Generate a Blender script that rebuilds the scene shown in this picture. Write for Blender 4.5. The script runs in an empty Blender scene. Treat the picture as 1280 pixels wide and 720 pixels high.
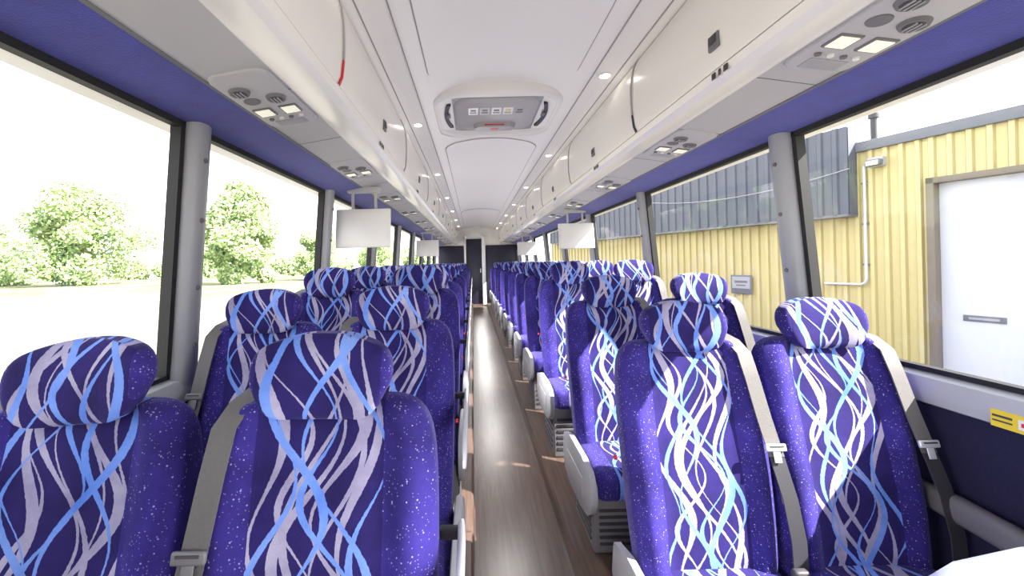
import bpy, math, random
from mathutils import Vector, Matrix
random.seed(7)
S=bpy.context.scene
COL=S.collection
S.view_settings.view_transform='Standard'
S.view_settings.look='None'
S.view_settings.exposure=0.45
EYE=1.42; CX=0.20; F=520.0

def lin(c):
    r=[]
    for v in c:
        v=v/255.0
        r.append(v/12.92 if v<=0.04045 else ((v+0.055)/1.055)**2.4)
    return (r[0],r[1],r[2],1.0)

# ---------------------------------------------------------------- materials
def base_mat(name):
    m=bpy.data.materials.new(name); m.use_nodes=True
    nt=m.node_tree; nt.nodes.clear()
    out=nt.nodes.new('ShaderNodeOutputMaterial'); b=nt.nodes.new('ShaderNodeBsdfPrincipled')
    nt.links.new(b.outputs[0],out.inputs[0])
    return m,nt,b
def pmat(name,c,rough=0.5,metal=0.0,var=0.06,scale=8.0,bump=0.0,bscale=200,emit=None,estr=0,sheen=0,coat=0):
    m,nt,b=base_mat(name)
    tc=nt.nodes.new('ShaderNodeTexCoord'); n=nt.nodes.new('ShaderNodeTexNoise'); n.inputs['Scale'].default_value=scale
    nt.links.new(tc.outputs['Object'],n.inputs['Vector'])
    mx=nt.nodes.new('ShaderNodeMix'); mx.data_type='RGBA'
    l=lin(c)
    mx.inputs[6].default_value=tuple(min(1,v*(1-var)) for v in l[:3])+(1,)
    mx.inputs[7].default_value=tuple(min(1,v*(1+var)) for v in l[:3])+(1,)
    nt.links.new(n.outputs[0],mx.inputs[0]); nt.links.new(mx.outputs[2],b.inputs['Base Color'])
    b.inputs['Roughness'].default_value=rough; b.inputs['Metallic'].default_value=metal
    if sheen: b.inputs['Sheen Weight'].default_value=sheen
    if coat: b.inputs['Coat Weight'].default_value=coat
    if emit:
        b.inputs['Emission Color'].default_value=lin(emit); b.inputs['Emission Strength'].default_value=estr
    if bump:
        n2=nt.nodes.new('ShaderNodeTexNoise'); n2.inputs['Scale'].default_value=bscale
        nt.links.new(tc.outputs['Object'],n2.inputs['Vector'])
        bp=nt.nodes.new('ShaderNodeBump'); bp.inputs['Strength'].default_value=bump; bp.inputs['Distance'].default_value=0.005
        nt.links.new(n2.outputs[0],bp.inputs['Height']); nt.links.new(bp.outputs[0],b.inputs['Normal'])
    return m

def fabric(name,axis='Z',strip=0.13,base=(48,39,112),dark=(38,30,88)):
    """velour with fine flecks; woven wavy ribbons down the middle"""
    m,nt,b=base_mat(name); N=nt.nodes; L=nt.links
    tc=N.new('ShaderNodeTexCoord'); sp=N.new('ShaderNodeSeparateXYZ'); L.new(tc.outputs['Object'],sp.inputs[0])
    def M(op,a,b_=None,c=None):
        n=N.new('ShaderNodeMath'); n.operation=op
        for i,v in enumerate((a,b_,c)):
            if v is None: continue
            if isinstance(v,(int,float)): n.inputs[i].default_value=v
            else: L.new(v,n.inputs[i])
        return n.outputs[0]
    def mix(f,a,b_):
        n=N.new('ShaderNodeMix'); n.data_type='RGBA'
        if isinstance(f,(int,float)): n.inputs[0].default_value=f
        else: L.new(f,n.inputs[0])
        for i,v in ((6,a),(7,b_)):
            if isinstance(v,tuple): n.inputs[i].default_value=v
            else: L.new(v,n.inputs[i])
        return n.outputs[2]
    X=sp.outputs['X']; Z=sp.outputs[axis]
    ns=N.new('ShaderNodeTexNoise'); ns.inputs['Scale'].default_value=7; ns.inputs['Detail'].default_value=7; ns.inputs['Roughness'].default_value=0.6
    L.new(tc.outputs['Object'],ns.inputs['Vector'])
    mr=N.new('ShaderNodeMapRange'); mr.inputs[1].default_value=0.3; mr.inputs[2].default_value=0.7; L.new(ns.outputs[0],mr.inputs[0]); nap=mr.outputs[0]
    l=lin(base); bl=tuple(v*0.6 for v in l[:3])+(1,); bh=tuple(min(1,v*1.45) for v in l[:3])+(1,)
    col=mix(nap,bl,bh)
    for sc_,thr,rad,st in((100,0.56,0.18,0.58),(165,0.55,0.21,0.36)):
        vo=N.new('ShaderNodeTexVoronoi'); vo.inputs['Scale'].default_value=sc_
        L.new(tc.outputs['Object'],vo.inputs['Vector'])
        sc=N.new('ShaderNodeSeparateColor'); L.new(vo.outputs['Color'],sc.inputs[0])
        f=M('MULTIPLY',M('LESS_THAN',vo.outputs['Distance'],rad),M('GREATER_THAN',sc.outputs[0],thr))
        col=mix(M('MULTIPLY',f,st),col,lin((180,176,220)))
    ax=M('ABSOLUTE',X)
    inside=M('LESS_THAN',ax,strip)
    oi=N.new('ShaderNodeObjectInfo'); rnd=M('MULTIPLY',oi.outputs['Random'],6.283)
    wn2=N.new('ShaderNodeTexNoise'); wn2.inputs['Scale'].default_value=140; L.new(tc.outputs['Object'],wn2.inputs['Vector'])
    Xw=M('ADD',X,M('MULTIPLY',M('SUBTRACT',wn2.outputs[0],0.5),0.004))
    center=lin(dark)
    pat=mix(nap,tuple(v*0.65 for v in center[:3])+(1,),tuple(v*1.4 for v in center[:3])+(1,))
    k1=strip/0.13
    defs=[ # offset amp freq phase halfwidth kind
     (-0.085,0.034,16,0.3,0.0080,0),(-0.020,0.050,14,2.1,0.0072,0),(0.055,0.042,18,4.0,0.0080,0),(0.095,0.028,15,1.2,0.0066,0),
     (0.015,0.070,10,5.2,0.0055,0),(-0.055,0.042,20,1.9,0.0052,0),(0.030,0.060,12.5,3.9,0.0040,0),
     (-0.050,0.050,15,3.3,0.0070,1),(0.045,0.058,12.5,0.9,0.0072,1),(-0.092,0.028,19,5.0,0.0046,1),(0.008,0.046,19,2.6,0.0050,1),
     (0.085,0.034,17,5.9,0.0050,1)]
    gray=mix(nap,lin((122,117,150)),lin((176,171,198))); blue=mix(nap,lin((78,116,200)),lin((126,158,232)))
    for (o,A,k,p,w,t) in defs:
        s=M('SINE',M('ADD',M('MULTIPLY_ADD',Z,k,p),rnd))
        s2=M('SINE',M('ADD',M('MULTIPLY_ADD',Z,k*0.43,p*1.7),rnd))
        c=M('ADD',M('MULTIPLY_ADD',s,A*k1,o*k1),M('MULTIPLY',s2,0.024))
        d=M('ABSOLUTE',M('SUBTRACT',Xw,c))
        ww=M('MULTIPLY_ADD',M('SINE',M('ADD',M('MULTIPLY_ADD',Z,k*0.9,p*3),rnd)),w*0.62,w*1.0)
        mk=M('LESS_THAN',d,ww)
        pat=mix(mk,pat,gray if t==0 else blue)
    col=mix(inside,col,pat)
    L.new(col,b.inputs['Base Color'])
    b.inputs['Roughness'].default_value=0.9
    b.inputs['Sheen Weight'].default_value=0.25; b.inputs['Sheen Roughness'].default_value=0.4
    b.inputs['Sheen Tint'].default_value=lin((180,176,230))
    b.inputs['Specular IOR Level'].default_value=0.15
    n2=N.new('ShaderNodeTexNoise'); n2.inputs['Scale'].default_value=260; L.new(tc.outputs['Object'],n2.inputs['Vector'])
    seam=M('LESS_THAN',M('ABSOLUTE',M('SUBTRACT',ax,strip)),0.003)
    hgt=M('SUBTRACT',M('MULTIPLY_ADD',ns.outputs[0],3.0,n2.outputs[0]),M('MULTIPLY',seam,3.0))
    bp=N.new('ShaderNodeBump'); bp.inputs['Strength'].default_value=0.45; bp.inputs['Distance'].default_value=0.002
    L.new(hgt,bp.inputs['Height']); L.new(bp.outputs[0],b.inputs['Normal'])
    return m

M_back=fabric('seat_back_fabric','Z',0.135)
M_head=fabric('headrest_fabric','Z',0.132)
M_cush=fabric('cushion_fabric','Y',0.135)
M_blue=pmat('blue_headliner_velour',(54,56,146),0.9,var=0.3,scale=14,bump=0.4,sheen=0.2)
M_white=pmat('bin_offwhite_plastic',(232,229,225),0.25,var=0.02,scale=2)
M_ceil=pmat('ceiling_offwhite',(236,233,230),0.45,var=0.02,scale=2)
M_seam=pmat('soft_gray_joint',(160,156,154),0.6)
M_under=pmat('underside_gray_plastic',(182,180,181),0.5,var=0.03,scale=3)
M_unit=pmat('service_unit_gray',(162,160,163),0.45,var=0.03)
M_mid=pmat('mid_gray_plastic',(108,106,110),0.5)
M_dark=pmat('dark_gray_plastic',(58,57,62),0.5)
M_black=pmat('black_rubber',(18,18,20),0.6)
M_pillar=pmat('pillar_gray_paint',(158,159,163),0.35,var=0.03,metal=0.15)
M_rail=pmat('sill_gray_paint',(172,174,178),0.4,var=0.03)
M_carpet=pmat('navy_wall_carpet',(26,24,58),0.95,var=0.3,scale=120,bump=0.4)
M_belt=pmat('seat_belt_webbing',(96,93,93),0.7,var=0.12,scale=160,bump=0.3,bscale=500)
M_tongue=pmat('belt_tongue_metal',(204,204,210),0.3,metal=0.3)
M_shield=pmat('light_gray_moulding',(160,160,166),0.4,var=0.03)
M_arm=pmat('pale_armrest_plastic',(196,196,202),0.4,var=0.03)
M_brite=pmat('white_laminate',(236,236,240),0.4,var=0.02)
M_red=pmat('red_plastic',(205,28,40),0.4)
M_lamp=pmat('lamp_glow',(255,250,240),0.4,emit=(255,248,235),estr=14)
M_lens=pmat('lamp_lens',(225,222,205),0.3,emit=(255,250,225),estr=0.35)
M_navy=pmat('navy_laminate',(18,18,44),0.5,var=0.2,scale=6)
M_mod=pmat('pale_blue_gloss_moulding',(196,202,220),0.2,var=0.02,coat=0.5)
M_yel=pmat('yellow_sticker',(228,202,40),0.4)

def floor_mat():
    m,nt,b=base_mat('brown_wood_look_vinyl'); N=nt.nodes; L=nt.links
    tc=N.new('ShaderNodeTexCoord'); mp=N.new('ShaderNodeMapping'); mp.inputs['Scale'].default_value=(22,1.3,1)
    L.new(tc.outputs['Object'],mp.inputs[0])
    n=N.new('ShaderNodeTexNoise'); n.inputs['Scale'].default_value=2.5; n.inputs['Detail'].default_value=8; L.new(mp.outputs[0],n.inputs['Vector'])
    r=N.new('ShaderNodeValToRGB'); r.color_ramp.elements[0].position=0.3; r.color_ramp.elements[0].color=lin((68,53,47)); r.color_ramp.elements[1].position=0.75; r.color_ramp.elements[1].color=lin((100,81,71))
    L.new(n.outputs[0],r.inputs[0])
    br=N.new('ShaderNodeTexBrick'); br.inputs['Scale'].default_value=1.0; br.inputs['Mortar Size'].default_value=0.002
    br.inputs['Brick Width'].default_value=1.1; br.inputs['Row Height'].default_value=0.14
    br.inputs['Color1'].default_value=(1,1,1,1); br.inputs['Color2'].default_value=(.9,.9,.9,1); br.inputs['Mortar'].default_value=(.55,.55,.55,1)
    mp2=N.new('ShaderNodeMapping'); mp2.inputs['Rotation'].default_value=(0,0,math.pi/2); L.new(tc.outputs['Object'],mp2.inputs[0]); L.new(mp2.outputs[0],br.inputs['Vector'])
    mx=N.new('ShaderNodeMix'); mx.data_type='RGBA'; mx.blend_type='MULTIPLY'; mx.inputs[0].default_value=0.8
    L.new(r.outputs[0],mx.inputs[6]); L.new(br.outputs[0],mx.inputs[7]); L.new(mx.outputs[2],b.inputs['Base Color'])
    b.inputs['Roughness'].default_value=0.36
    return m
M_floor=floor_mat()
def glass_mat():
    m=bpy.data.materials.new('tinted_window_glass'); m.use_nodes=True; nt=m.node_tree; nt.nodes.clear()
    o=nt.nodes.new('ShaderNodeOutputMaterial'); mx=nt.nodes.new('ShaderNodeMixShader'); t=nt.nodes.new('ShaderNodeBsdfTransparent'); g=nt.nodes.new('ShaderNodeBsdfGlossy')
    g.inputs['Roughness'].default_value=0.03; t.inputs[0].default_value=(0.97,0.98,0.98,1)
    mx.inputs[0].default_value=0.06
    nt.links.new(t.outputs[0],mx.inputs[1]); nt.links.new(g.outputs[0],mx.inputs[2]); nt.links.new(mx.outputs[0],o.inputs[0])
    return m
M_glass=glass_mat()

# ---------------------------------------------------------------- mesh builder
class MB:
    def __init__(s): s.v=[];s.f=[];s.m=[];s.mats=[]
    def mi(s,mat):
        if mat not in s.mats: s.mats.append(mat)
        return s.mats.index(mat)
    def add(s,v,f,mat,mx=None):
        o=len(s.v); k=s.mi(mat)
        for p in v:
            p=Vector(p)
            if mx is not None: p=mx@p
            s.v.append(p)
        for q in f: s.f.append([i+o for i in q]); s.m.append(k)
        return s
    def box(s,c,d,mat,bev=0.0,mx=None,seg=3):
        import bmesh
        bm=bmesh.new(); bmesh.ops.create_cube(bm,size=1)
        for v in bm.verts: v.co=Vector((v.co.x*d[0]+c[0],v.co.y*d[1]+c[1],v.co.z*d[2]+c[2]))
        if bev: bmesh.ops.bevel(bm,geom=list(bm.edges),offset=bev,segments=seg,affect='EDGES',profile=0.5)
        vs=[v.co.copy() for v in bm.verts]; bm.verts.index_update()
        fs=[[v.index for v in f.verts] for f in bm.faces]; bm.free()
        return s.add(vs,fs,mat,mx)
    def cyl(s,p0,p1,r0,r1,mat,n=20,mx=None):
        p0=Vector(p0);p1=Vector(p1); d=(p1-p0).normalized()
        a=d.orthogonal().normalized(); b=d.cross(a)
        v=[];f=[]
        for p,r in((p0,r0),(p1,r1)):
            for i in range(n):
                t=2*math.pi*i/n; v.append(p+a*math.cos(t)*r+b*math.sin(t)*r)
        for i in range(n): j=(i+1)%n; f.append([i,j,n+j,n+i])
        f.append(list(range(n))[::-1]); f.append(list(range(n,2*n)))
        return s.add(v,f,mat,mx)
    def loft(s,rings,mat,mx=None):
        n=len(rings[0]); v=[p for r in rings for p in r]; f=[]
        for k in range(len(rings)-1):
            for i in range(n):
                j=(i+1)%n; f.append([k*n+i,k*n+j,(k+1)*n+j,(k+1)*n+i])
        f.append(list(range(n))[::-1]); f.append(list(range((len(rings)-1)*n,len(rings)*n)))
        return s.add(v,f,mat,mx)
    def prism(s,prof,y0,y1,mats,mx=None):
        n=len(prof)
        for i in range(n):
            j=(i+1)%n; a=prof[i];b=prof[j]
            mt=mats[i] if isinstance(mats,list) else mats
            s.add([(a[0],y0,a[1]),(b[0],y0,b[1]),(b[0],y1,b[1]),(a[0],y1,a[1])],[[0,1,2,3]],mt,mx)
        mt=mats[0] if isinstance(mats,list) else mats
        s.add([(a[0],y0,a[1]) for a in prof],[list(range(n))],mt,mx)
        s.add([(a[0],y1,a[1]) for a in prof],[list(range(n))[::-1]],mt,mx)
        return s
    def obj(s,name,parent=None,smooth=True,sub=0,weld=True,ang=38,loc=None):
        import bmesh
        me=bpy.data.meshes.new(name); me.from_pydata([tuple(p) for p in s.v],[],s.f)
        for m in s.mats: me.materials.append(m)
        for p,k in zip(me.polygons,s.m): p.material_index=k
        bm=bmesh.new(); bm.from_mesh(me)
        if weld: bmesh.ops.remove_doubles(bm,verts=bm.verts,dist=0.00005)
        bmesh.ops.recalc_face_normals(bm,faces=bm.faces)
        bm.to_mesh(me); bm.free()
        if smooth:
            for p in me.polygons: p.use_smooth=True
            me.set_sharp_from_angle(angle=math.radians(ang))
        o=bpy.data.objects.new(name,me); COL.objects.link(o)
        if parent: o.parent=parent
        if loc: o.location=loc
        if sub:
            md=o.modifiers.new('s','SUBSURF'); md.levels=sub; md.render_levels=sub
        return o
def empty(name,loc=(0,0,0),rot=(0,0,0)):
    o=bpy.data.objects.new(name,None); o.empty_display_size=0.1; COL.objects.link(o); o.location=loc; o.rotation_euler=rot; return o
def tag(o,label,cat,group=None):
    o['label']=label; o['category']=cat
    if group: o['group']=group
    return o
def struct(o,label=None,cat=None):
    o['kind']='structure'
    if label: o['label']=label
    if cat: o['category']=cat
    return o
def dup(tree,loc,rot=None):
    def rec(t,par):
        o=t[0].copy(); COL.objects.link(o)
        if par is not None:
            o.parent=par; o.matrix_parent_inverse=t[0].matrix_parent_inverse.copy()
        for c in t[1]: rec(c,o)
        return o
    o=rec(tree,None); o.location=loc
    if rot is not None: o.rotation_euler=rot
    return o

# ================================================================ BUS SHELL
Y0,Y1=-2.4,13.7
SID=((-1,'left'),(1,'right'))
PLAT=0.08
def P(s,hw): return CX+s*hw
ztop=EYE+0.57; zsil=EYE-0.42
fl=MB().box((CX,(Y0+Y1)/2,-0.03),(0.60,Y1-Y0,0.06),M_floor)
fl.box((CX,(Y0+Y1)/2,-0.09),(2.8,Y1-Y0,0.06),M_dark)
for s,_ in SID:
    a=0.225
    fl.prism([(P(s,a),0.0),(P(s,a+0.004),PLAT-0.012),(P(s,a+0.016),PLAT),(P(s,1.40),PLAT),(P(s,1.40),0.0)],Y0,Y1,[M_floor,M_floor,M_floor,M_dark,M_dark])
struct(fl.obj('floor',smooth=False),'brown wood-look vinyl aisle floor with raised sides','floor')
for s,nm in SID:
    w=MB()
    w.prism([(P(s,1.36),0.0),(P(s,1.37),zsil-0.10),(P(s,1.46),zsil-0.10),(P(s,1.46),-1.0),(P(s,1.40),-1.0)],Y0,Y1,M_carpet)
    struct(w.obj('wall_'+nm),'navy carpeted side wall below the windows','wall')
    r=MB()
    r.prism([(P(s,1.37),zsil-0.110),(P(s,1.340),zsil-0.098),(P(s,1.33),zsil-0.05),(P(s,1.345),zsil-0.012),(P(s,1.375),zsil),(P(s,1.46),zsil),(P(s,1.46),zsil-0.110)],Y0,Y1,M_rail)
    struct(r.obj('trim_%d'%(1 if s<0 else 2)),'light gray metal window sill rail','trim')
# unseen front bulkhead around the windshield opening, added to cut light from ahead
b=MB(); b.box((CX,Y0-0.05,0.02),(2.92,0.10,2.1),M_dark); b.box((CX,Y0-0.05,2.50),(2.92,0.10,0.50),M_under)
struct(b.obj('wall_front',smooth=False),'front bulkhead below and above the open windshield','wall')
def wp(s,y,t,inn=0.0):
    hw=1.385+(1.30-1.385)*t - inn
    return Vector((P(s,hw),y,zsil+(ztop-zsil)*t))
pill={-1:[1.66+i*1.51-3.02 for i in range(12)],1:[1.99+i*1.64-3.28 for i in range(11)]}
trimn=3; winn=1
for s,nm in SID:
    ys=[y for y in pill[s] if y<Y1-0.2]
    for y in ys:
        pb=MB()
        rings=[]
        for t in (-0.06,0.0,0.15,0.5,1.0,1.04):
            flare=0.03 if t<=0 else 0
            ring=[]
            for (dy,di) in ((-0.06,0),(-0.055,0.03),(-0.035,0.05),(0,0.056),(0.035,0.05),(0.055,0.03),(0.06,0)):
                ring.append(wp(s,y+dy*(1+flare*4),t,di))
            ring.append(wp(s,y+0.06,t,-0.04)); ring.append(wp(s,y-0.06,t,-0.04))
            rings.append(ring)
        pb.loft(rings,M_pillar)
        for t in (0.12,0.35,0.62,0.86):
            c=wp(s,y,t,0.054); pb.cyl(c,wp(s,y,t,0.062),0.011,0.008,M_mid,10)
        for sg in(-1,1):
            rr=[]
            for t in(0.0,1.0):
                rr.append([wp(s,y+sg*0.062,t,0.012),wp(s,y+sg*0.085,t,0.012),wp(s,y+sg*0.085,t,-0.03),wp(s,y+sg*0.062,t,-0.03)])
            pb.loft(rr,M_black)
        struct(pb.obj('trim_%d'%trimn),'gray window pillar with bolts and black rubber seals','pillar'); trimn+=1
    for a,b in zip(ys[:-1],ys[1:]):
        g=MB()
        c=[wp(s,a+0.08,0.0,-0.01),wp(s,b-0.08,0.0,-0.01),wp(s,b-0.08,1.0,-0.01),wp(s,a+0.08,1.0,-0.01)]
        g.add(c,[[0,1,2,3]],M_glass)
        for t0,t1 in((0.0,0.018),(0.972,1.0)):
            g.loft([[wp(s,yy,t0,0.012),wp(s,yy,t1,0.012),wp(s,yy,t1,-0.02),wp(s,yy,t0,-0.02)] for yy in(a+0.06,b-0.06)],M_black)
        struct(g.obj('window_%d'%winn,smooth=False,weld=False),'large coach side window with black seal','window'); winn+=1
lip=[(0.84,2.062),(0.80,2.055),(0.755,2.04),(0.71,2.035),(0.682,2.05),(0.672,2.075)]
for s,nm in SID:
    prof=[(1.315,1.985),(1.30,1.985),(1.06,2.028)]+lip+[(0.70,2.085),(0.72,2.47),(1.44,2.47),(1.44,1.985)]
    mats=[M_black,M_blue,M_under]+[M_white]*5+[M_white,M_dark,M_white,M_white,M_white,M_white]
    h=MB().prism([(P(s,x),z) for x,z in prof],Y0,Y1,mats)
    struct(h.obj('trim_%d'%trimn,ang=30),'overhead parcel rack housing with blue velour band','overhead rack'); trimn+=1
    seam=MB(); 
    y=0.35
    while y<Y1:
        seam.prism([(P(s,1.06),2.0275),(P(s,0.84),2.0612),(P(s,0.84),2.064),(P(s,1.06),2.031)],y-0.0025,y+0.0025,M_mid); y+=1.15/2
    seam.prism([(P(s,1.063),2.024),(P(s,1.05),2.026),(P(s,1.05),2.034),(P(s,1.063),2.034)],Y0,Y1,M_mid)
    struct(seam.obj('trim_%d'%trimn,smooth=False),'thin dark joint lines of the rack underside','trim'); trimn+=1
def zarch(x):
    x=min(abs(x),0.50); return 2.585-0.085*(x/0.50)**2
cp=[(-1.44,2.47),(-0.70,2.47),(-0.66,2.485),(-0.60,2.49),(-0.53,2.495)]+[(-x,zarch(x)) for x in(0.50,0.45,0.40,0.34,0.28,0.21,0.14,0.07)]+[(0,2.585)]
cp=cp+[(-x,z) for x,z in cp[:-1][::-1]]
prof=[(CX+x,z) for x,z in cp]+[(CX+1.44,2.70),(CX-1.44,2.70)]
c=MB().prism(prof,Y0,Y1,M_ceil)
for s,_ in SID:
    for hw,z in((0.655,2.484),(0.525,2.493)):
        c.box((P(s,hw),(Y0+Y1)/2,z-0.001),(0.006,Y1-Y0,0.004),M_seam)
struct(c.obj('ceiling',ang=25),'off-white arched coach ceiling with long panel joints','ceiling')
def rrect(cx,cy,w,l,r,n=6):
    pts=[]
    for (sx,sy,a0) in((1,1,0),(-1,1,90),(-1,-1,180),(1,-1,270)):
        for i in range(n+1):
            a=math.radians(a0+90*i/n); pts.append((cx+sx*(w/2-r)+math.cos(a)*r, cy+sy*(l/2-r)+math.sin(a)*r))
    return pts
def cpanel(y0,y1):
    """raised ceiling panel that follows the arch"""
    global trimn
    b=MB(); cy=(y0+y1)/2; l=y1-y0; w=0.86; r=0.11
    nx=24
    def strips(w,l,r,dz,mat):
        v=[];f=[]
        for i in range(nx+1):
            x=-w/2+w*(0.5-0.5*math.cos(math.pi*i/nx)); 
            e=max(0,abs(x)-(w/2-r)); cut=r-math.sqrt(max(0,r*r-e*e))
            v+=[(CX+x,cy-l/2+cut,zarch(x)+dz),(CX+x,cy+l/2-cut,zarch(x)+dz)]
        for i in range(nx): f.append([2*i,2*i+2,2*i+3,2*i+1])
        b.add(v,f,mat)
        return v
    strips(w+0.016,l+0.016,r+0.007,-0.0015,M_seam)
    t=strips(w,l,r,-0.009,M_ceil)
    b2=[(p[0],p[1],p[2]+0.009) for p in t]; v=t+b2; n=len(t); f=[]
    for i in range(nx):
        f.append([2*i,2*i+2,n+2*i+2,n+2*i]); f.append([2*i+1,2*i+3,n+2*i+3,n+2*i+1])
    f.append([0,1,n+1,n]); f.append([n-2,n-1,2*n-1,2*n-2])
    b.add(v,f,M_ceil)
    struct(b.obj('trim_%d'%trimn,ang=50),'raised off-white ceiling panel with rounded corners','ceiling panel'); trimn+=1
cpanel(0.1,2.50)
cpanel(3.90,8.9); cpanel(9.0,13.5)
# ceiling hatch
e=tag(empty('roof_hatch',(CX,3.18,2.528)),'white rounded ceiling escape hatch with gray handle and stickers','roof hatch')
def ring(w,l,r,z): return [(x,y,z) for x,y in rrect(0,0,w,l,r)]
b=MB(); rs=[ring(0.98,1.02,0.25,0.060),ring(0.96,1.00,0.24,0.008),ring(0.93,0.96,0.22,-0.010),ring(0.87,0.84,0.19,-0.014),ring(0.84,0.80,0.18,-0.006),ring(0.80,0.76,0.16,0.028)]
k=len(rs[0]); vv=[p for r_ in rs for p in r_]; ff=[]
for q in range(len(rs)-1):
    for i in range(k): j=(i+1)%k; ff.append([q*k+i,q*k+j,(q+1)*k+j,(q+1)*k+i])
b.add(vv,ff,M_ceil); b.obj('frame',e,ang=60)
b=MB(); b.add(ring(0.81,0.77,0.165,0.022),[list(range(k))],M_unit)
b.loft([ring(0.62,0.64,0.13,0.021),ring(0.58,0.60,0.12,-0.002)],M_under); b.obj('cover',e,ang=50)
for x in(-0.355,0.355):
    b=MB(); sg=1 if x>0 else -1
    pts=[(sg*(-0.012+0.03*(1-(t/0.24)**2)),t) for t in [-0.24+0.04*i for i in range(13)]]
    vv=[];
    for (px,py) in pts: vv+=[(px-0.014,py,0.018),(px+0.014,py,0.018),(px+0.014,py,0.0),(px-0.014,py,0.0)]
    ff=[]
    for i in range(12):
        for q in range(4): j=(q+1)%4; ff.append([i*4+q,i*4+j,(i+1)*4+j,(i+1)*4+q])
    ff+=[[0,1,2,3],[48,49,50,51]]
    b.add(vv,ff,M_dark); b.box((0,-0.05,-0.004),(0.03,0.07,0.014),M_mid,0.005)
    lb=b.obj('latch_bar',e); lb.location=(x,0.0,0)
b=MB(); b.loft([ring(0.34,0.13,0.06,-0.001),ring(0.31,0.11,0.05,-0.034)],M_unit); b.add([(x,y,z-0.002) for x,y,z in ring(0.07,0.04,0.018,-0.034)],[list(range(28))],M_red)
b.box((0,-0.058,-0.018),(0.16,0.006,0.010),M_red,0.001)
h=b.obj('handle',e); h.location=(0,0.18,0)
for i,x in enumerate((-0.17,-0.085,0.0,0.085,0.17)):
    b=MB(); b.box((0,0,-0.003),(0.07,0.13,0.002),[M_brite,M_rail,M_brite,M_brite,M_rail][i])
    b.box((0,-0.02,-0.005),(0.040,0.03,0.001),(M_mid if i!=3 else M_yel)); b.box((0,0.02,-0.005),(0.05,0.008,0.001),M_mid); b.box((0,0.036,-0.005),(0.05,0.006,0.001),M_mid)
    st=b.obj('sticker',e); st.location=(x,-0.13,0)

b=MB(); b.cyl((0,0,0.012),(0,0,-0.005),0.034,0.038,M_white,24); 
dl_e=empty('ceiling_downlight',(0,0,-50)); ring_o=b.obj('bezel',dl_e)
b=MB(); b.cyl((0,0,-0.003),(0,0,-0.008),0.027,0.026,M_lamp,20); lens=b.obj('lens',dl_e)
TDL=(dl_e,[(ring_o,[]),(lens,[])])
first=True
for s in(-1,1):
    y=(3.2 if s<0 else 2.42)-1.80
    while y<Y1-0.3:
        loc=(P(s,0.595),y,2.489)
        if first: dl_e.location=loc; o=dl_e; first=False
        else: o=dup(TDL,loc)
        tag(o,'small round lit white ceiling downlight','ceiling light','ceiling downlights')
        y+=1.80
LB=1.45
dp=[(0.676,2.082),(0.664,2.11),(0.657,2.17),(0.655,2.24),(0.657,2.31),(0.664,2.37),(0.677,2.42),(0.697,2.462)]
def strip_mesh(s,hw,low,off=0.004):
    b=MB(); n=len(dp)
    for i in range(n-1):
        (x0,z0),(x1,z1)=dp[i],dp[i+1]
        y=lambda z:-LB/2+off+0.03*((z-2.08)/0.38)**2
        q=0.005
        mt=low if i<2 else M_unit
        b.add([(s*(x0-q),y(z0)-hw,z0),(s*(x0-q),y(z0)+hw,z0),(s*(x1-q),y(z1)+hw,z1),(s*(x1-q),y(z1)-hw,z1),
               (s*(x0+.01),y(z0)-hw,z0),(s*(x0+.01),y(z0)+hw,z0),(s*(x1+.01),y(z1)+hw,z1),(s*(x1+.01),y(z1)-hw,z1)],
              [[0,1,2,3],[1,5,6,2],[0,3,7,4]],mt)
    return b
def bin_tree(s,L=LB):
    e=empty('luggage_bin')
    prof=[(s*x,z) for x,z in dp]+[(s*(0.71),2.462),(s*0.70,2.082)]
    d=MB().prism(prof,-L/2+0.004,L/2-0.004,M_white).obj('door',e,ang=30)
    b=MB(); b.box((s*0.656,0,2.165),(0.012,0.062,0.055),M_mid,0.006); b.box((s*0.649,0,2.172),(0.004,0.042,0.03),M_dark,0.001)
    la=b.obj('latch',e)
    st=strip_mesh(s,0.0025,M_seam).obj('seal_strip',e)
    b=MB()
    for i in range(3):
        yy=-0.035+i*0.035
        b.box((s*0.6725,yy,2.0605),(0.002,0.022 if i!=1 else 0.012,0.022),M_dark,0,None)
    mk=b.obj('seat_marking',e)
    return (e,[(d,[]),(la,[]),(st,[]),(mk,[])])
for s,st in((-1,0.785),(1,1.445)):
    T=bin_tree(s)
    ys=[]; y=st-LB
    while y<Y1-0.5: ys.append(y); y+=LB
    for i,y in enumerate(ys):
        loc=(CX,y,0)
        o=T[0] if i==0 else dup(T,loc)
        o.location=loc
        lab='off-white overhead luggage bin door with gray latch'
        if i==2:
            for ch in o.children:
                if ch.name.startswith('seal_strip'):
                    tmp=strip_mesh(s,0.008,M_red if s<0 else M_navy,0.012).obj('tmp'); ch.data=tmp.data; bpy.data.objects.remove(tmp)
            lab='off-white luggage bin door with %s tipped seal strip'%('red' if s<0 else 'navy')
        tag(o,lab,'luggage bin','overhead luggage bins')
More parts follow.
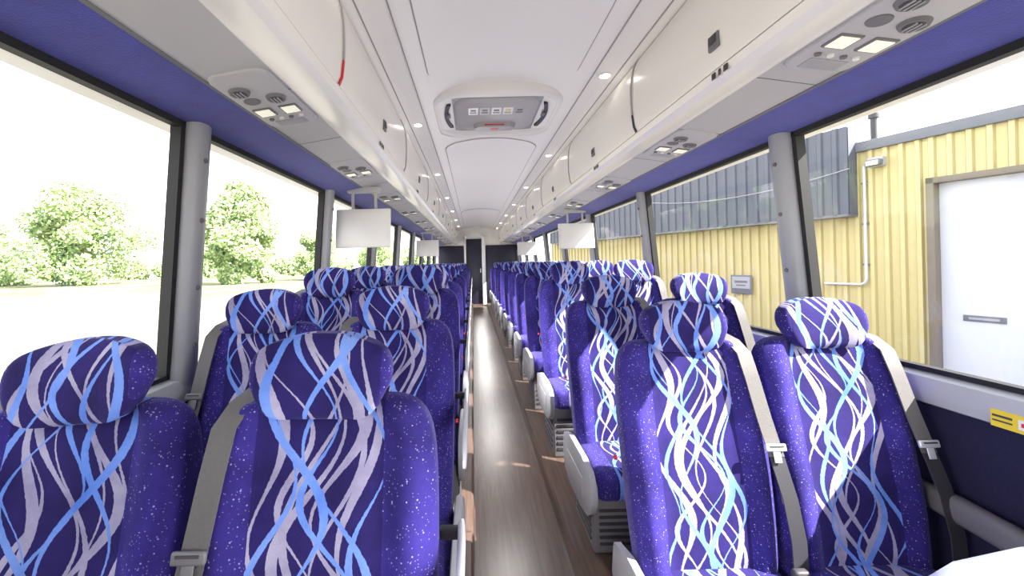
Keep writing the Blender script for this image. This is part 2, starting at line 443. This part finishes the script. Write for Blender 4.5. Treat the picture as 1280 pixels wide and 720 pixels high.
def psu_tree():
    e=empty('passenger_service_unit')
    b=MB()
    b.loft([[(x,y,z) for x,y in rrect(0,0,w,l,r)] for (w,l,r,z) in((0.205,0.50,0.05,0.004),(0.20,0.495,0.05,-0.005),(0.185,0.48,0.045,-0.008))],M_under)
    b.box((0,0.19,-0.009),(0.12,0.06,0.003),M_unit,0.001)
    pl=b.obj('housing',e,ang=50)
    kids=[(pl,[])]
    for (x,y) in((-0.045,-0.13),(0.045,-0.05)):
        b=MB(); b.cyl((x,y,-0.006),(x,y,-0.018),0.036,0.031,M_mid,24); b.cyl((x,y,-0.018),(x,y,-0.020),0.024,0.022,M_dark,20)
        for k in(-1,0,1): b.box((x+k*0.012,y,-0.021),(0.004,0.04,0.004),M_unit)
        kids.append((b.obj('air_vent',e),[]))
    for (x,y) in((0.05,0.06),(-0.05,0.06)):
        b=MB(); b.box((x,y,-0.009),(0.07,0.075,0.008),M_mid,0.004); b.box((x,y,-0.013),(0.056,0.060,0.004),M_lens,0.002)
        kids.append((b.obj('reading_light',e),[]))
    for i in range(4):
        b=MB(); b.cyl((-0.06+i*0.04,0.135,-0.007),(-0.06+i*0.04,0.135,-0.014),0.010,0.009,M_white if i%2 else M_mid,14)
        kids.append((b.obj('button',e),[]))
    b=MB(); b.cyl((-0.045,-0.045,-0.006),(-0.045,-0.045,-0.011),0.030,0.028,M_mid,24)
    kids.append((b.obj('speaker',e),[]))
    return (e,kids)
T=psu_tree(); first=True
for s,st in((-1,1.57),(1,1.16)):
    y=st-1.15
    while y<Y1-0.4:
        loc=(P(s,0.95),y,2.0435); rot=(0,s*math.radians(8.2),0)
        if first: o=T[0]; first=False; o.location=loc; o.rotation_euler=rot
        else: o=dup(T,loc,rot)
        tag(o,'gray overhead unit with air vents and reading lights','service unit','passenger service units')
        y+=1.15
def mon_tree():
    e=empty('drop_down_monitor')
    b=MB(); b.box((0,0,-0.005),(0.26,0.06,0.05),M_under,0.012)
    for x in(-0.09,0.09): b.box((x,0.005,-0.09),(0.022,0.02,0.18),M_under,0.006)
    h=b.obj('hinge_bracket',e)
    b=MB(); mx=Matrix.Rotation(math.radians(-8),4,'X')
    b.box((0,0.0,-0.315),(0.43,0.024,0.31),M_white,0.012,mx); b.box((0,0.013,-0.315),(0.40,0.004,0.27),M_black,0,mx)
    b.box((0,-0.013,-0.315),(0.39,0.004,0.27),M_white,0.002,mx)
    p=b.obj('screen',e)
    return (e,[(h,[]),(p,[])])
T=mon_tree()
for i,(s,y) in enumerate(((-1,3.30),(1,5.04),(-1,7.9),(1,9.6))):
    loc=(P(s,1.05),y,2.02); o=T[0] if i==0 else dup(T,loc)
    o.location=loc
    tag(o,'folded-down off-white monitor hanging under the luggage rack','monitor','drop-down monitors')
b=MB(); b.box((CX,Y1+0.05,1.2),(2.9,0.1,2.8),M_white)
struct(b.obj('wall_back'),'cream rear bulkhead','wall')
b=MB(); b.box((0.05,Y1-0.03,1.12),(0.50,0.06,2.14),M_navy,0.02); b.box((0.25,Y1-0.07,1.15),(0.03,0.03,0.14),M_tongue,0.01)
b.box((-0.24,Y1-0.06,1.15),(0.06,0.14,2.26),M_brite,0.02); b.box((0.36,Y1-0.06,1.15),(0.12,0.14,2.26),M_brite,0.02)
struct(b.obj('door_1'),'navy lavatory door between white posts','door')
for s,x0,x1 in((-1,-1.12,-0.29),(1,0.43,1.55)):
    b=MB(); b.box(((x0+x1)/2,Y1-0.05,1.02),(x1-x0,0.10,1.90),M_navy,0.03)
    struct(b.obj('trim_%d'%trimn),'dark navy rear bulkhead panel','panel'); trimn+=1

# ================================================================ SEATS
def lean(z): return (z-1.17)*math.tan(math.radians(10))
def se(w,th,p=0.42,q=0.6,n=44):
    r=[]
    for i in range(n):
        a=2*math.pi*(i+0.5)/n; c=math.cos(a); d=math.sin(a)
        r.append((w*math.copysign(abs(c)**p,c),th*math.copysign(abs(d)**q,d)))
    return r
def build_seat(side,aisle):
    e=empty('coach_seat'); kids=[]
    rows=[(0.33,0.20,0.045),(0.35,0.222,0.06),(0.42,0.230,0.066),(0.55,0.236,0.069),(0.70,0.241,0.067),(0.78,0.243,0.066),(0.85,0.245,0.064),(0.90,0.245,0.062),(0.97,0.244,0.058),(1.03,0.240,0.053),(1.070,0.230,0.046),(1.098,0.212,0.038),(1.116,0.186,0.027),(1.124,0.150,0.014)]
    rings=[]
    for z,w,th in rows:
        rg=[]
        for x,y in se(w,th,0.34,0.5,52):
            u=abs(x)/w
            if y<0:
                y+= 0.022*(1-min(1,(u/0.70))**2) - 0.016*math.exp(-((u-0.80)/0.13)**2)
                y+= 0.010*math.exp(-((u-0.57)/0.05)**2)
                if 0.45<z<0.80: y-=0.010*math.sin((z-0.45)/0.35*math.pi)
            rg.append((x,y+lean(z)+0.065,z))
        rings.append(rg)
    kids.append((MB().loft(rings,M_back).obj('backrest',e,sub=1,ang=180),[]))
    rows=[(1.080,0.076,0.02),(1.086,0.104,0.034),(1.103,0.124,0.044),(1.14,0.140,0.050),(1.18,0.150,0.052),(1.213,0.152,0.050),(1.238,0.145,0.044),(1.257,0.127,0.032),(1.268,0.095,0.016)]
    rings=[]
    for z,w,th in rows:
        rg=[]
        for x,y in se(w,th,0.46,0.58,40):
            u=abs(x)/w
            if y<0: y+=0.012*(1-u*u)
            y-=0.020*u**3
            rg.append((x,y+lean(z)+0.044,z-0.020*u*u*(1 if z>1.15 else -0.3)))
        rings.append(rg)
    kids.append((MB().loft(rings,M_head).obj('headrest',e,sub=1,ang=180),[]))
    b=MB(); b.box((0,-0.215,0.335),(0.465,0.48,0.14),M_cush,0.05,seg=5)
    kids.append((b.obj('seat_cushion',e,ang=60),[]))
    s=side
    path=[(0.150,0.17,1.04),(0.155,0.13,1.118),(0.165,0.085,1.131),(0.178,0.03,1.116),(0.188,-0.018,1.080),(0.197,-0.045,1.00),(0.212,-0.075,0.88),(0.228,-0.11,0.76),(0.243,-0.145,0.64),(0.252,-0.165,0.52),(0.255,-0.17,0.40)]
    def strap(path,half,mat,name,par):
        v=[];f=[];n=len(path)
        for i,(x,y,z) in enumerate(path):
            p=Vector((s*x,y,z)); a=Vector(path[max(0,i-1)]); c_=Vector(path[min(n-1,i+1)]); d=(c_-a).normalized()
            nr=Vector((0,-d.z,d.y)).normalized()*0.0022; wd=Vector((half,0,0))
            v+= [p-wd-nr,p+wd-nr,p+wd+nr,p-wd+nr]
        for i in range(n-1):
            for k in range(4): j=(k+1)%4; f.append([i*4+k,i*4+j,(i+1)*4+j,(i+1)*4+k])
        f.append([0,1,2,3]); f.append([n*4-4,n*4-3,n*4-2,n*4-1])
        return MB().add(v,f,mat).obj(name,par)
    if s>0:
        belt=strap(path[:8],0.0245,M_belt,'seat_belt',e)
        lower=strap([(0.2285,-0.1105,0.758)]+path[8:],0.0235,M_dark,'lower_webbing',belt)
    else:
        belt=strap(path,0.0250,M_belt,'seat_belt',e); lower=None
    tp=(0.224,-0.108,0.79) if s>0 else (0.216,-0.086,0.865)
    mx=Matrix.Translation((s*tp[0],tp[1],tp[2]))@Matrix.Rotation(math.radians(-16),4,'X')
    b=MB(); tm=M_tongue if s>0 else M_mid
    b.box((0,-0.004,0),(0.066,0.012,0.024),tm,0.005,mx); b.box((0,-0.011,0.004),(0.044,0.003,0.005),M_dark,0,mx); b.box((0.0,-0.004,-0.028),(0.024,0.004,0.036),tm,0.002,mx)
    bk=b.obj('belt_tongue',belt)
    m2=Matrix.Translation((s*0.238,-0.132,0.66))@Matrix.Rotation(math.radians(-16),4,'X')
    b=MB(); b.box((0,-0.004,0),(0.040,0.002,0.07),M_mid,0,m2)
    for i in range(4): b.box((0,-0.006,0.022-i*0.014),(0.030,0.001,0.004),M_arm,0,m2)
    bl=b.obj('belt_label',belt)
    b=MB(); b.box((0,0,0),(0.050,0.028,0.08),M_dark,0.01,Matrix.Translation((s*0.235,-0.19,0.41))); b.box((0,-0.015,0.02),(0.030,0.004,0.022),M_red,0.002,Matrix.Translation((s*0.235,-0.19,0.41)))
    bu=b.obj('belt_buckle',belt)
    sub=[(bk,[]),(bu,[]),(bl,[])]
    if lower: sub.append((lower,[]))
    kids.append((belt,sub))
    if aisle:
        a=-s
        out=[(0.03,0.40),(-0.10,0.435),(-0.34,0.435),(-0.45,0.415),(-0.495,0.37),(-0.505,0.31),(-0.48,0.25),(-0.42,0.205),(-0.32,0.185),(-0.10,0.185),(0.01,0.21),(0.05,0.29)]
        b=MB()
        cy=sum(p[0] for p in out)/len(out); cz=sum(p[1] for p in out)/len(out)
        def ringx(x,k): return [(a*x,cy+(p[0]-cy)*k,cz+(p[1]-cz)*(k if k==1 else k-0.04)) for p in out]
        b.loft([ringx(0.238,0.99),ringx(0.242,1.0),ringx(0.266,1.0),ringx(0.273,0.96)],M_shield)
        sh=b.obj('side_shield',e,ang=50)
        b=MB(); b.box((a*0.274,-0.23,0.31),(0.006,0.30,0.09),M_unit,0.002); cpz=b.obj('cover_plate',sh)
        kids.append((sh,[(cpz,[])]))
        b=MB(); b.cyl((a*0.245,0.04,0.70),(a*0.255,0.04,0.70),0.009,0.008,M_red,14); kids.append((b.obj('release_button',e),[]))
        b=MB(); hh=0.27-PLAT; b.box((a*0.12,-0.22,PLAT+hh/2),(0.22,0.34,hh),M_mid,0.010)
        for i in range(6): b.box((a*0.12,-0.392,PLAT+0.035+i*0.022),(0.17,0.006,0.009),M_dark)
        for i in range(6): b.box((a*0.232,-0.22,PLAT+0.035+i*0.022),(0.006,0.26,0.009),M_dark)
        kids.append((b.obj('pedestal',e),[]))
        if side<0:
            b=MB(); rg=[]
            for y,z,w,h in((0.10,0.790,0.006,0.022),(0.07,0.790,0.008,0.034),(-0.15,0.780,0.008,0.034),(-0.36,0.766,0.008,0.030),(-0.42,0.760,0.007,0.024),(-0.445,0.755,0.005,0.012)):
                rg.append([(a*0.290+x,y,z+q) for x,q in se(w,h,0.4,0.4,20)])
            b.loft(rg,M_arm); b.box((a*0.264,0.085,0.79),(0.05,0.02,0.026),M_dark,0.004)
            kids.append((b.obj('armrest',e,ang=60),[]))
    else:
        b=MB(); rg=[]
        for y,z,w,h in((0.04,0.60,0.020,0.026),(0.02,0.60,0.026,0.038),(-0.15,0.600,0.030,0.042),(-0.30,0.590,0.030,0.042),(-0.38,0.570,0.029,0.040),(-0.43,0.540,0.024,0.034),(-0.45,0.515,0.015,0.018)):
            rg.append([(s*0.268+x*0.9,y,z+q) for x,q in se(w,h,0.7,0.7,20)])
        b.loft(rg,M_mid); kids.append((b.obj('armrest',e,ang=60),[]))
        b=MB(); b.box((s*-0.05,-0.22,0.25),(0.30,0.06,0.04),M_mid,0.01); b.box((s*0.10,-0.22,(PLAT+0.27)/2),(0.06,0.08,0.27-PLAT),M_mid,0.01)
        kids.append((b.obj('pedestal',e),[]))
    return (e,kids)

rowsL=[0.87,1.67,2.45,3.32]; rowsR=[1.47,2.28,3.21,4.12]
while rowsL[-1]<12.3: rowsL.append(rowsL[-1]+0.92)
while rowsR[-1]<12.3: rowsR.append(rowsR[-1]+0.92)
rise=[0.0,0.07,0.15]
firsts={}
for s,rows,cx in((-1,rowsL,(-0.33,-0.855)),(1,rowsR,(0.75,1.25))):
    for ai in(0,1):
        T=build_seat(s,ai==0); firsts[(s,ai)]=T
        for i,y in enumerate(rows):
            dz=rise[min(i,2)]+(0.012 if (s<0 and i==0) else 0)
            loc=(cx[ai],y,dz)
            if i==0: o=T[0]; o.location=loc
            else: o=dup(T,loc)
            if ai==0: lab='purple velour aisle coach seat with wavy blue ribbon pattern'
            else: lab='purple velour window coach seat with wavy ribbon pattern and gray belt'
            tag(o,lab,'seat','%s coach seats'%('aisle-side' if ai==0 else 'window-side'))
for key,th in(((-1,1),-0.055),((-1,0),0.02)):
    for ch in firsts[key][0].children:
        if ch.name.startswith('headrest'):
            ch.rotation_euler=(0,th,0); ch.location.x=-1.18*math.sin(th); ch.location.z=1.18*(1-math.cos(th))
bpy.context.view_layer.update()
for o in list(COL.objects):
    if o.name.startswith('pedestal') and o.parent and o.parent.location.z>0.005:
        dz=o.parent.location.z; zt=0.27; zb=PLAT
        k=(zt-(zb-dz))/(zt-zb); o.scale=(1,1,k); o.location.z=zt-zt*k

b=MB(); rg=[]
for x,z in((0.80,0.70),(0.84,0.78),(0.92,0.825),(1.05,0.85),(1.20,0.86),(1.40,0.86),(1.50,0.85)):
    rg.append([(x,0.72,PLAT),(x,0.715,z-0.04),(x,0.73,z-0.01),(x,0.77,z),(x,0.81,z-0.01),(x,0.825,z-0.04),(x,0.82,PLAT)])
b.loft(rg,M_mod); o=b.obj('modesty_partition',ang=60)
tag(o,'low glossy pale partition in front of the first seats','partition')
b=MB(); 
def sb(y,dy,z,dz,off,mat):
    b.box((P(1,1.330-off),y,zsil+z),(0.003,dy,dz),mat)
sb(1.185,0.105,-0.075,0.05,0.0,M_yel); sb(1.21,0.045,-0.067,0.006,0.002,M_dark); sb(1.21,0.045,-0.081,0.004,0.002,M_dark); sb(1.158,0.03,-0.075,0.028,0.002,M_white); sb(1.158,0.016,-0.075,0.011,0.003,M_red)
tag(b.obj('warning_sticker'),'yellow emergency exit sticker on the window rail','sticker')

# ================================================================ OUTSIDE
def ground_mat():
    m,nt,b=base_mat('pale_gravel'); N=nt.nodes; L=nt.links
    tc=N.new('ShaderNodeTexCoord'); n=N.new('ShaderNodeTexNoise'); n.inputs['Scale'].default_value=0.12; n.inputs['Detail'].default_value=10
    L.new(tc.outputs['Object'],n.inputs['Vector'])
    r=N.new('ShaderNodeValToRGB'); r.color_ramp.elements[0].position=0.36; r.color_ramp.elements[0].color=lin((104,100,82)); r.color_ramp.elements[1].position=0.60; r.color_ramp.elements[1].color=lin((142,138,130))
    L.new(n.outputs[0],r.inputs[0]); L.new(r.outputs[0],b.inputs['Base Color']); b.inputs['Roughness'].default_value=0.9
    return m
GZ=-1.4
b=MB(); b.box((0,60,GZ-0.25),(700,700,0.5),ground_mat()); 
g=b.obj('ground',smooth=False); g['kind']='structure'; g['label']='pale sunlit gravel yard'; g['category']='ground'
def grass_mat():
    m,nt,b=base_mat('dry_grass'); N=nt.nodes; L=nt.links
    tc=N.new('ShaderNodeTexCoord'); n=N.new('ShaderNodeTexNoise'); n.inputs['Scale'].default_value=0.10; n.inputs['Detail'].default_value=8
    L.new(tc.outputs['Object'],n.inputs['Vector'])
    r=N.new('ShaderNodeValToRGB'); r.color_ramp.elements[0].position=0.42; r.color_ramp.elements[0].color=lin((106,110,70)); r.color_ramp.elements[1].position=0.62; r.color_ramp.elements[1].color=lin((136,132,104))
    L.new(n.outputs[0],r.inputs[0]); L.new(r.outputs[0],b.inputs['Base Color']); b.inputs['Roughness'].default_value=0.95
    return m
b=MB(); pts=[]
n=60
for i in range(n+1):
    x=-170+i*165/n; pts.append((x,46+5*math.sin(i*0.7)+random.random()*5,GZ+0.02))
for i in range(n,-1,-1): pts.append((-190+i*180/n,150,GZ+0.02))
b.add(pts,[list(range(len(pts)))],grass_mat()); o=b.obj('grass_field',smooth=False); o['kind']='stuff'; tag(o,'strip of dry green grass along the yard edge','grass')

def leaf_mat(name,c1,c2):
    m,nt,b=base_mat(name); N=nt.nodes; L=nt.links
    tc=N.new('ShaderNodeTexCoord'); n=N.new('ShaderNodeTexNoise'); n.inputs['Scale'].default_value=0.45; n.inputs['Detail'].default_value=6
    L.new(tc.outputs['Object'],n.inputs['Vector'])
    r=N.new('ShaderNodeValToRGB'); r.color_ramp.elements[0].position=0.35; r.color_ramp.elements[0].color=lin(c1); r.color_ramp.elements[1].position=0.65; r.color_ramp.elements[1].color=lin(c2)
    L.new(n.outputs[0],r.inputs[0]); L.new(r.outputs[0],b.inputs['Base Color']); b.inputs['Roughness'].default_value=0.8
    return m
M_leaf=leaf_mat('green_leaves',(134,158,106),(166,188,130))  # greens paled to put distance haze into the leaf colour
M_bark=pmat('bark',(130,120,104),0.9,var=0.3,scale=3)
def foliage(blobs,count,leaf,seed):
    rr=random.Random(seed); b=MB(); v=[];f=[]
    for _ in range(count):
        c,r=rr.choice(blobs)
        d=Vector((rr.gauss(0,1),rr.gauss(0,1),rr.gauss(0,1))).normalized()*r*(rr.random()**0.35)
        p=Vector(c)+Vector((d.x,d.y,d.z*0.85)); p.z=max(p.z,0.1)
        a=Vector((rr.gauss(0,1),rr.gauss(0,1),rr.gauss(0,1))).normalized(); e=a.orthogonal().normalized()
        q=len(v); L_=leaf*(0.6+rr.random()*0.8)
        v+= [p-a*L_,p+e*L_*0.6,p+a*L_,p-e*L_*0.6]; f.append([q,q+1,q+2,q+3])
    b.add(v,f,M_leaf); return b
def tree(x,y,h,w,seed,label):
    rr=random.Random(seed)
    e=empty('tree',(x,y,GZ)); tag(e,label,'tree','trees beyond the yard')
    b=MB(); b.cyl((0,0,-0.2),(0,0,h*0.5),h*0.02,h*0.010,M_bark,10)
    for k in range(5):
        a=rr.random()*6.28; b.cyl((0,0,h*(0.2+0.05*k)),(math.cos(a)*w*0.25,math.sin(a)*w*0.25,h*(0.45+0.05*k)),h*0.010,h*0.004,M_bark,7)
    b.obj('trunk',e)
    blobs=[((0,0,h*0.5),w*0.30),((0,0,h*0.28),w*0.30),((0,0,h*0.66),w*0.25)]*3
    for k in range(40):
        a=rr.random()*6.28; t=rr.random()
        env=math.sqrt(max(0.0,1-((t-0.38)/0.64)**2))
        zz=h*(0.05+0.82*t); rad=w*0.40*env*rr.random()**0.45
        blobs.append(((math.cos(a)*rad,math.sin(a)*rad,zz),w*(0.09+0.07*rr.random())))
    foliage(blobs,20000,h*0.017,seed).obj('foliage',e,smooth=False,weld=False)
tree(-82,88,22.0,27,1,'large round leafy green tree at the yard edge')
tree(-110,94,15,18,5,'low leafy green tree at the yard edge')
tree(-42.0,74,19.5,16,3,'tall rounded leafy green tree at the yard edge')
tree(-31.5,86,11.5,11,6,'small leafy green tree')
tree(-22,99,10,12,7,'small leafy green tree')
rr=random.Random(3)
bm=None
for i in range(13):
    sx=1.0+rr.random()*0.2; h=0.95+rr.random()*0.7
    x=-168+i*12.6; y=124+rr.random()*4
    if bm is None:
        b=foliage([((rr.uniform(-.5,.5)*8,rr.uniform(-.3,.3)*4,1.0+rr.random()*2.6),1.5+rr.random()) for _ in range(14)],3200,0.36,99)
        bm=b.obj('shrub',smooth=False,weld=False); o=bm
    else:
        o=bm.copy(); COL.objects.link(o)
    o.location=(x,y,GZ); o.scale=(sx,1,h)
    tag(o,'low leafy green shrub in a distant hedge line','shrub','hedge line shrubs')

# building
D=Vector((-0.337,0.9415,0)); Nn=Vector((-0.9415,-0.337,0))
def BW(Y): return Vector((9.42-0.358*Y,Y,0))
O0=BW(5.55)
BM=Matrix(((D.x,-Nn.x,0,O0.x),(D.y,-Nn.y,0,O0.y),(0,0,1,0),(0,0,0,1)))
def sY(Y): return (Y-5.55)/0.9415
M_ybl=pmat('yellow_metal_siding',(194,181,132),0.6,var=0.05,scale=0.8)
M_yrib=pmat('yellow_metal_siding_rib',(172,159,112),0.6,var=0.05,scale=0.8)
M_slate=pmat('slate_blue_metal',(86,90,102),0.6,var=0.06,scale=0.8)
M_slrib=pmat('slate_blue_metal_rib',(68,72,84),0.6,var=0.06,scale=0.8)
M_gdoor=pmat('white_door',(196,200,212),0.5,var=0.02,scale=1)
M_frame=pmat('brown_door_frame',(114,106,94),0.6)
M_cap=pmat('gray_roof_cap',(104,107,114),0.5)
bld=empty('metal_building',O0); 
Mloc=BM.copy(); Mloc.translation=Vector((0,0,0))
tag(bld,'yellow ribbed metal industrial building with slate fascia and white door','building')
def corr(b,x0,x1,z0,z1,yo,mat,mat2,pitch=0.20,dep=0.04):
    x=x0
    while x<x1:
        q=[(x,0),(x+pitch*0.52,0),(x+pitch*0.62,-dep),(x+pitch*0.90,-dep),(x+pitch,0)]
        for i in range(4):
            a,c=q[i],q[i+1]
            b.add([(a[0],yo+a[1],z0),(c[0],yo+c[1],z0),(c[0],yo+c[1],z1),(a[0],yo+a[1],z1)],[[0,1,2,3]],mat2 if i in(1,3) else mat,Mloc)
        x+=pitch
xA,xB=sY(2.2),sY(17.0); ztopb=EYE+1.80
dx0,dx1=sY(4.2),sY(6.42); dz1=EYE+1.08
b=MB()
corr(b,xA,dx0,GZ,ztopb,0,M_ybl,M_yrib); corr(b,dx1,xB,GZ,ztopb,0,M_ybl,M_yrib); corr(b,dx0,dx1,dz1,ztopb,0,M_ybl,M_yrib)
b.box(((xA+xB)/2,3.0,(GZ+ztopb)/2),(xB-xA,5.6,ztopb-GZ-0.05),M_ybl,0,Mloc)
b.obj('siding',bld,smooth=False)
b=MB(); b.box(((xA+xB)/2,0.0,ztopb+0.04),(xB-xA+0.2,0.16,0.17),M_cap,0.01,Mloc); b.box(((xA+xB)/2,3.0,ztopb+0.05),(xB-xA+0.2,6.0,0.06),M_cap,0,Mloc); b.obj('roof_cap',bld)
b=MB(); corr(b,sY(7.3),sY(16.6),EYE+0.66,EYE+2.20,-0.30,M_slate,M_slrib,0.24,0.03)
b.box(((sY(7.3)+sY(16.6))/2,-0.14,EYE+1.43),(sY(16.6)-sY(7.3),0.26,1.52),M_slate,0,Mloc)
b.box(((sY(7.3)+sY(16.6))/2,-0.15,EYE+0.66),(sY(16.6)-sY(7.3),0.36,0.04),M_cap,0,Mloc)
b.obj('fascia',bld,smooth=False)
b=MB()
b.box(((dx0+dx1)/2,0.10,(GZ+dz1)/2),(dx1-dx0,0.05,dz1-GZ),M_gdoor,0,Mloc)
b.box((sY(5.97),0.068,EYE-1.0),(0.42,0.012,0.09),M_cap,0.003,Mloc); b.box((sY(5.97),0.060,EYE-1.0),(0.30,0.006,0.03),M_shield,0,Mloc)
b.obj('door',bld)
b=MB()
for x in(dx0,dx1): b.box((x,-0.01,(GZ+dz1)/2),(0.09,0.16,dz1-GZ+0.1),M_frame,0.005,Mloc)
b.box(((dx0+dx1)/2,-0.01,dz1),(dx1-dx0+0.09,0.16,0.09),M_frame,0.005,Mloc); b.obj('door_frame',bld)
b=MB(); xs=sY(7.2)
b.cyl((xs,-0.06,EYE+1.5),(xs,-0.06,EYE-0.45),0.022,0.022,M_arm,10,Mloc)
for i in range(6):
    a0=math.pi/2*i/6;a1=math.pi/2*(i+1)/6
    b.cyl((xs+0.1-0.1*math.cos(a0),-0.06,EYE-0.45-0.1*math.sin(a0)),(xs+0.1-0.1*math.cos(a1),-0.06,EYE-0.45-0.1*math.sin(a1)),0.022,0.022,M_arm,10,Mloc)
b.cyl((xs+0.1,-0.06,EYE-0.55),(sY(7.8),-0.06,EYE-0.55),0.022,0.022,M_arm,10,Mloc)
for zz in(1.2,0.5,-0.2): b.box((xs,-0.045,EYE+zz),(0.09,0.03,0.03),M_cap,0,Mloc)
b.obj('conduit',bld)
b=MB(); xl=sY(7.02)
b.box((xl,-0.08,EYE+1.52),(0.22,0.14,0.16),M_shield,0.02,Mloc); b.box((xl-0.02,-0.20,EYE+1.50),(0.20,0.12,0.10),M_cap,0.02,Mloc); b.box((xl-0.02,-0.265,EYE+1.49),(0.16,0.01,0.07),M_lens,0,Mloc)
b.cyl((xl,-0.05,EYE+1.5),(xs,-0.05,EYE+1.52),0.018,0.018,M_shield,10,Mloc)
b.obj('wall_light',bld)
b=MB(); b.box((sY(9.36),-0.06,EYE-0.64),(0.50,0.02,0.42),M_cap,0.01,Mloc); b.box((sY(9.36),-0.072,EYE-0.60),(0.42,0.004,0.26),M_shield,0,Mloc); b.box((sY(9.36),-0.075,EYE-0.58),(0.30,0.003,0.05),M_mid,0,Mloc); b.box((sY(9.36),-0.075,EYE-0.66),(0.22,0.003,0.03),M_mid,0,Mloc)
b.obj('sign_plate',bld)
b=MB(); xc=sY(7.5)
b.cyl((xc,0.9,ztopb),(xc,0.9,EYE+2.55),0.05,0.05,M_dark,14,Mloc); b.cyl((xc,0.9,EYE+2.52),(xc,0.9,EYE+2.60),0.08,0.08,M_dark,14,Mloc); b.cyl((xc,0.9,EYE+2.60),(xc,0.9,EYE+2.65),0.08,0.03,M_dark,14,Mloc)
b.obj('vent_pipe',bld)
b=MB()
a=Vector((sY(7.25),-0.36,EYE+1.45)); c2=Vector((sY(12.5),-0.40,EYE+1.75)); prev=a
for i in range(1,15):
    t=i/14; p=a.lerp(c2,t); p.z-=0.30*4*t*(1-t); b.cyl(prev,p,0.008,0.008,M_shield,6,Mloc); prev=p
b.obj('cable',bld)

# ================================================================ LIGHT
W=bpy.data.worlds.new('World'); S.world=W; W.use_nodes=True
nt=W.node_tree; nt.nodes.clear()
o=nt.nodes.new('ShaderNodeOutputWorld'); bg=nt.nodes.new('ShaderNodeBackground'); nt.links.new(bg.outputs[0],o.inputs[0])
tc=nt.nodes.new('ShaderNodeTexCoord'); sp=nt.nodes.new('ShaderNodeSeparateXYZ'); rp=nt.nodes.new('ShaderNodeValToRGB')
nt.links.new(tc.outputs['Generated'],sp.inputs[0]); nt.links.new(sp.outputs['Z'],rp.inputs[0])
rp.color_ramp.elements[0].color=(1,1,1,1); rp.color_ramp.elements[1].color=(0.84,0.90,1,1)
nt.links.new(rp.outputs[0],bg.inputs[0]); bg.inputs[1].default_value=2.7
sd=bpy.data.lights.new('sun','SUN'); sd.energy=20.0; sd.angle=0.009; sd.color=(1,0.95,0.87)
so=bpy.data.objects.new('sun_lamp',sd); COL.objects.link(so)
so.rotation_euler=Vector((-0.665,0.300,-0.665)).to_track_quat('-Z','Y').to_euler()
so.location=(10,-6,12)
# added fill lights, no real fixtures, low between the seats to brighten the ceiling
for i in range(6):
    ld=bpy.data.lights.new('aisle_fill','POINT'); ld.energy=16; ld.shadow_soft_size=0.10; ld.color=(1,0.97,0.94)
    lo=bpy.data.objects.new('aisle_fill',ld); COL.objects.link(lo); lo.location=(CX,0.6+i*2.3,0.85)
cd=bpy.data.cameras.new('camera'); cam=bpy.data.objects.new('camera',cd); COL.objects.link(cam)
cd.sensor_width=36; cd.lens=F/1280*36; cd.clip_start=0.02; cd.clip_end=1000
cd.shift_x=(640-591)/1280; cd.shift_y=-(360-328)/1280
cam.location=(0,0,EYE); cam.rotation_euler=(math.radians(90),math.radians(1.4),0)
S.camera=cam
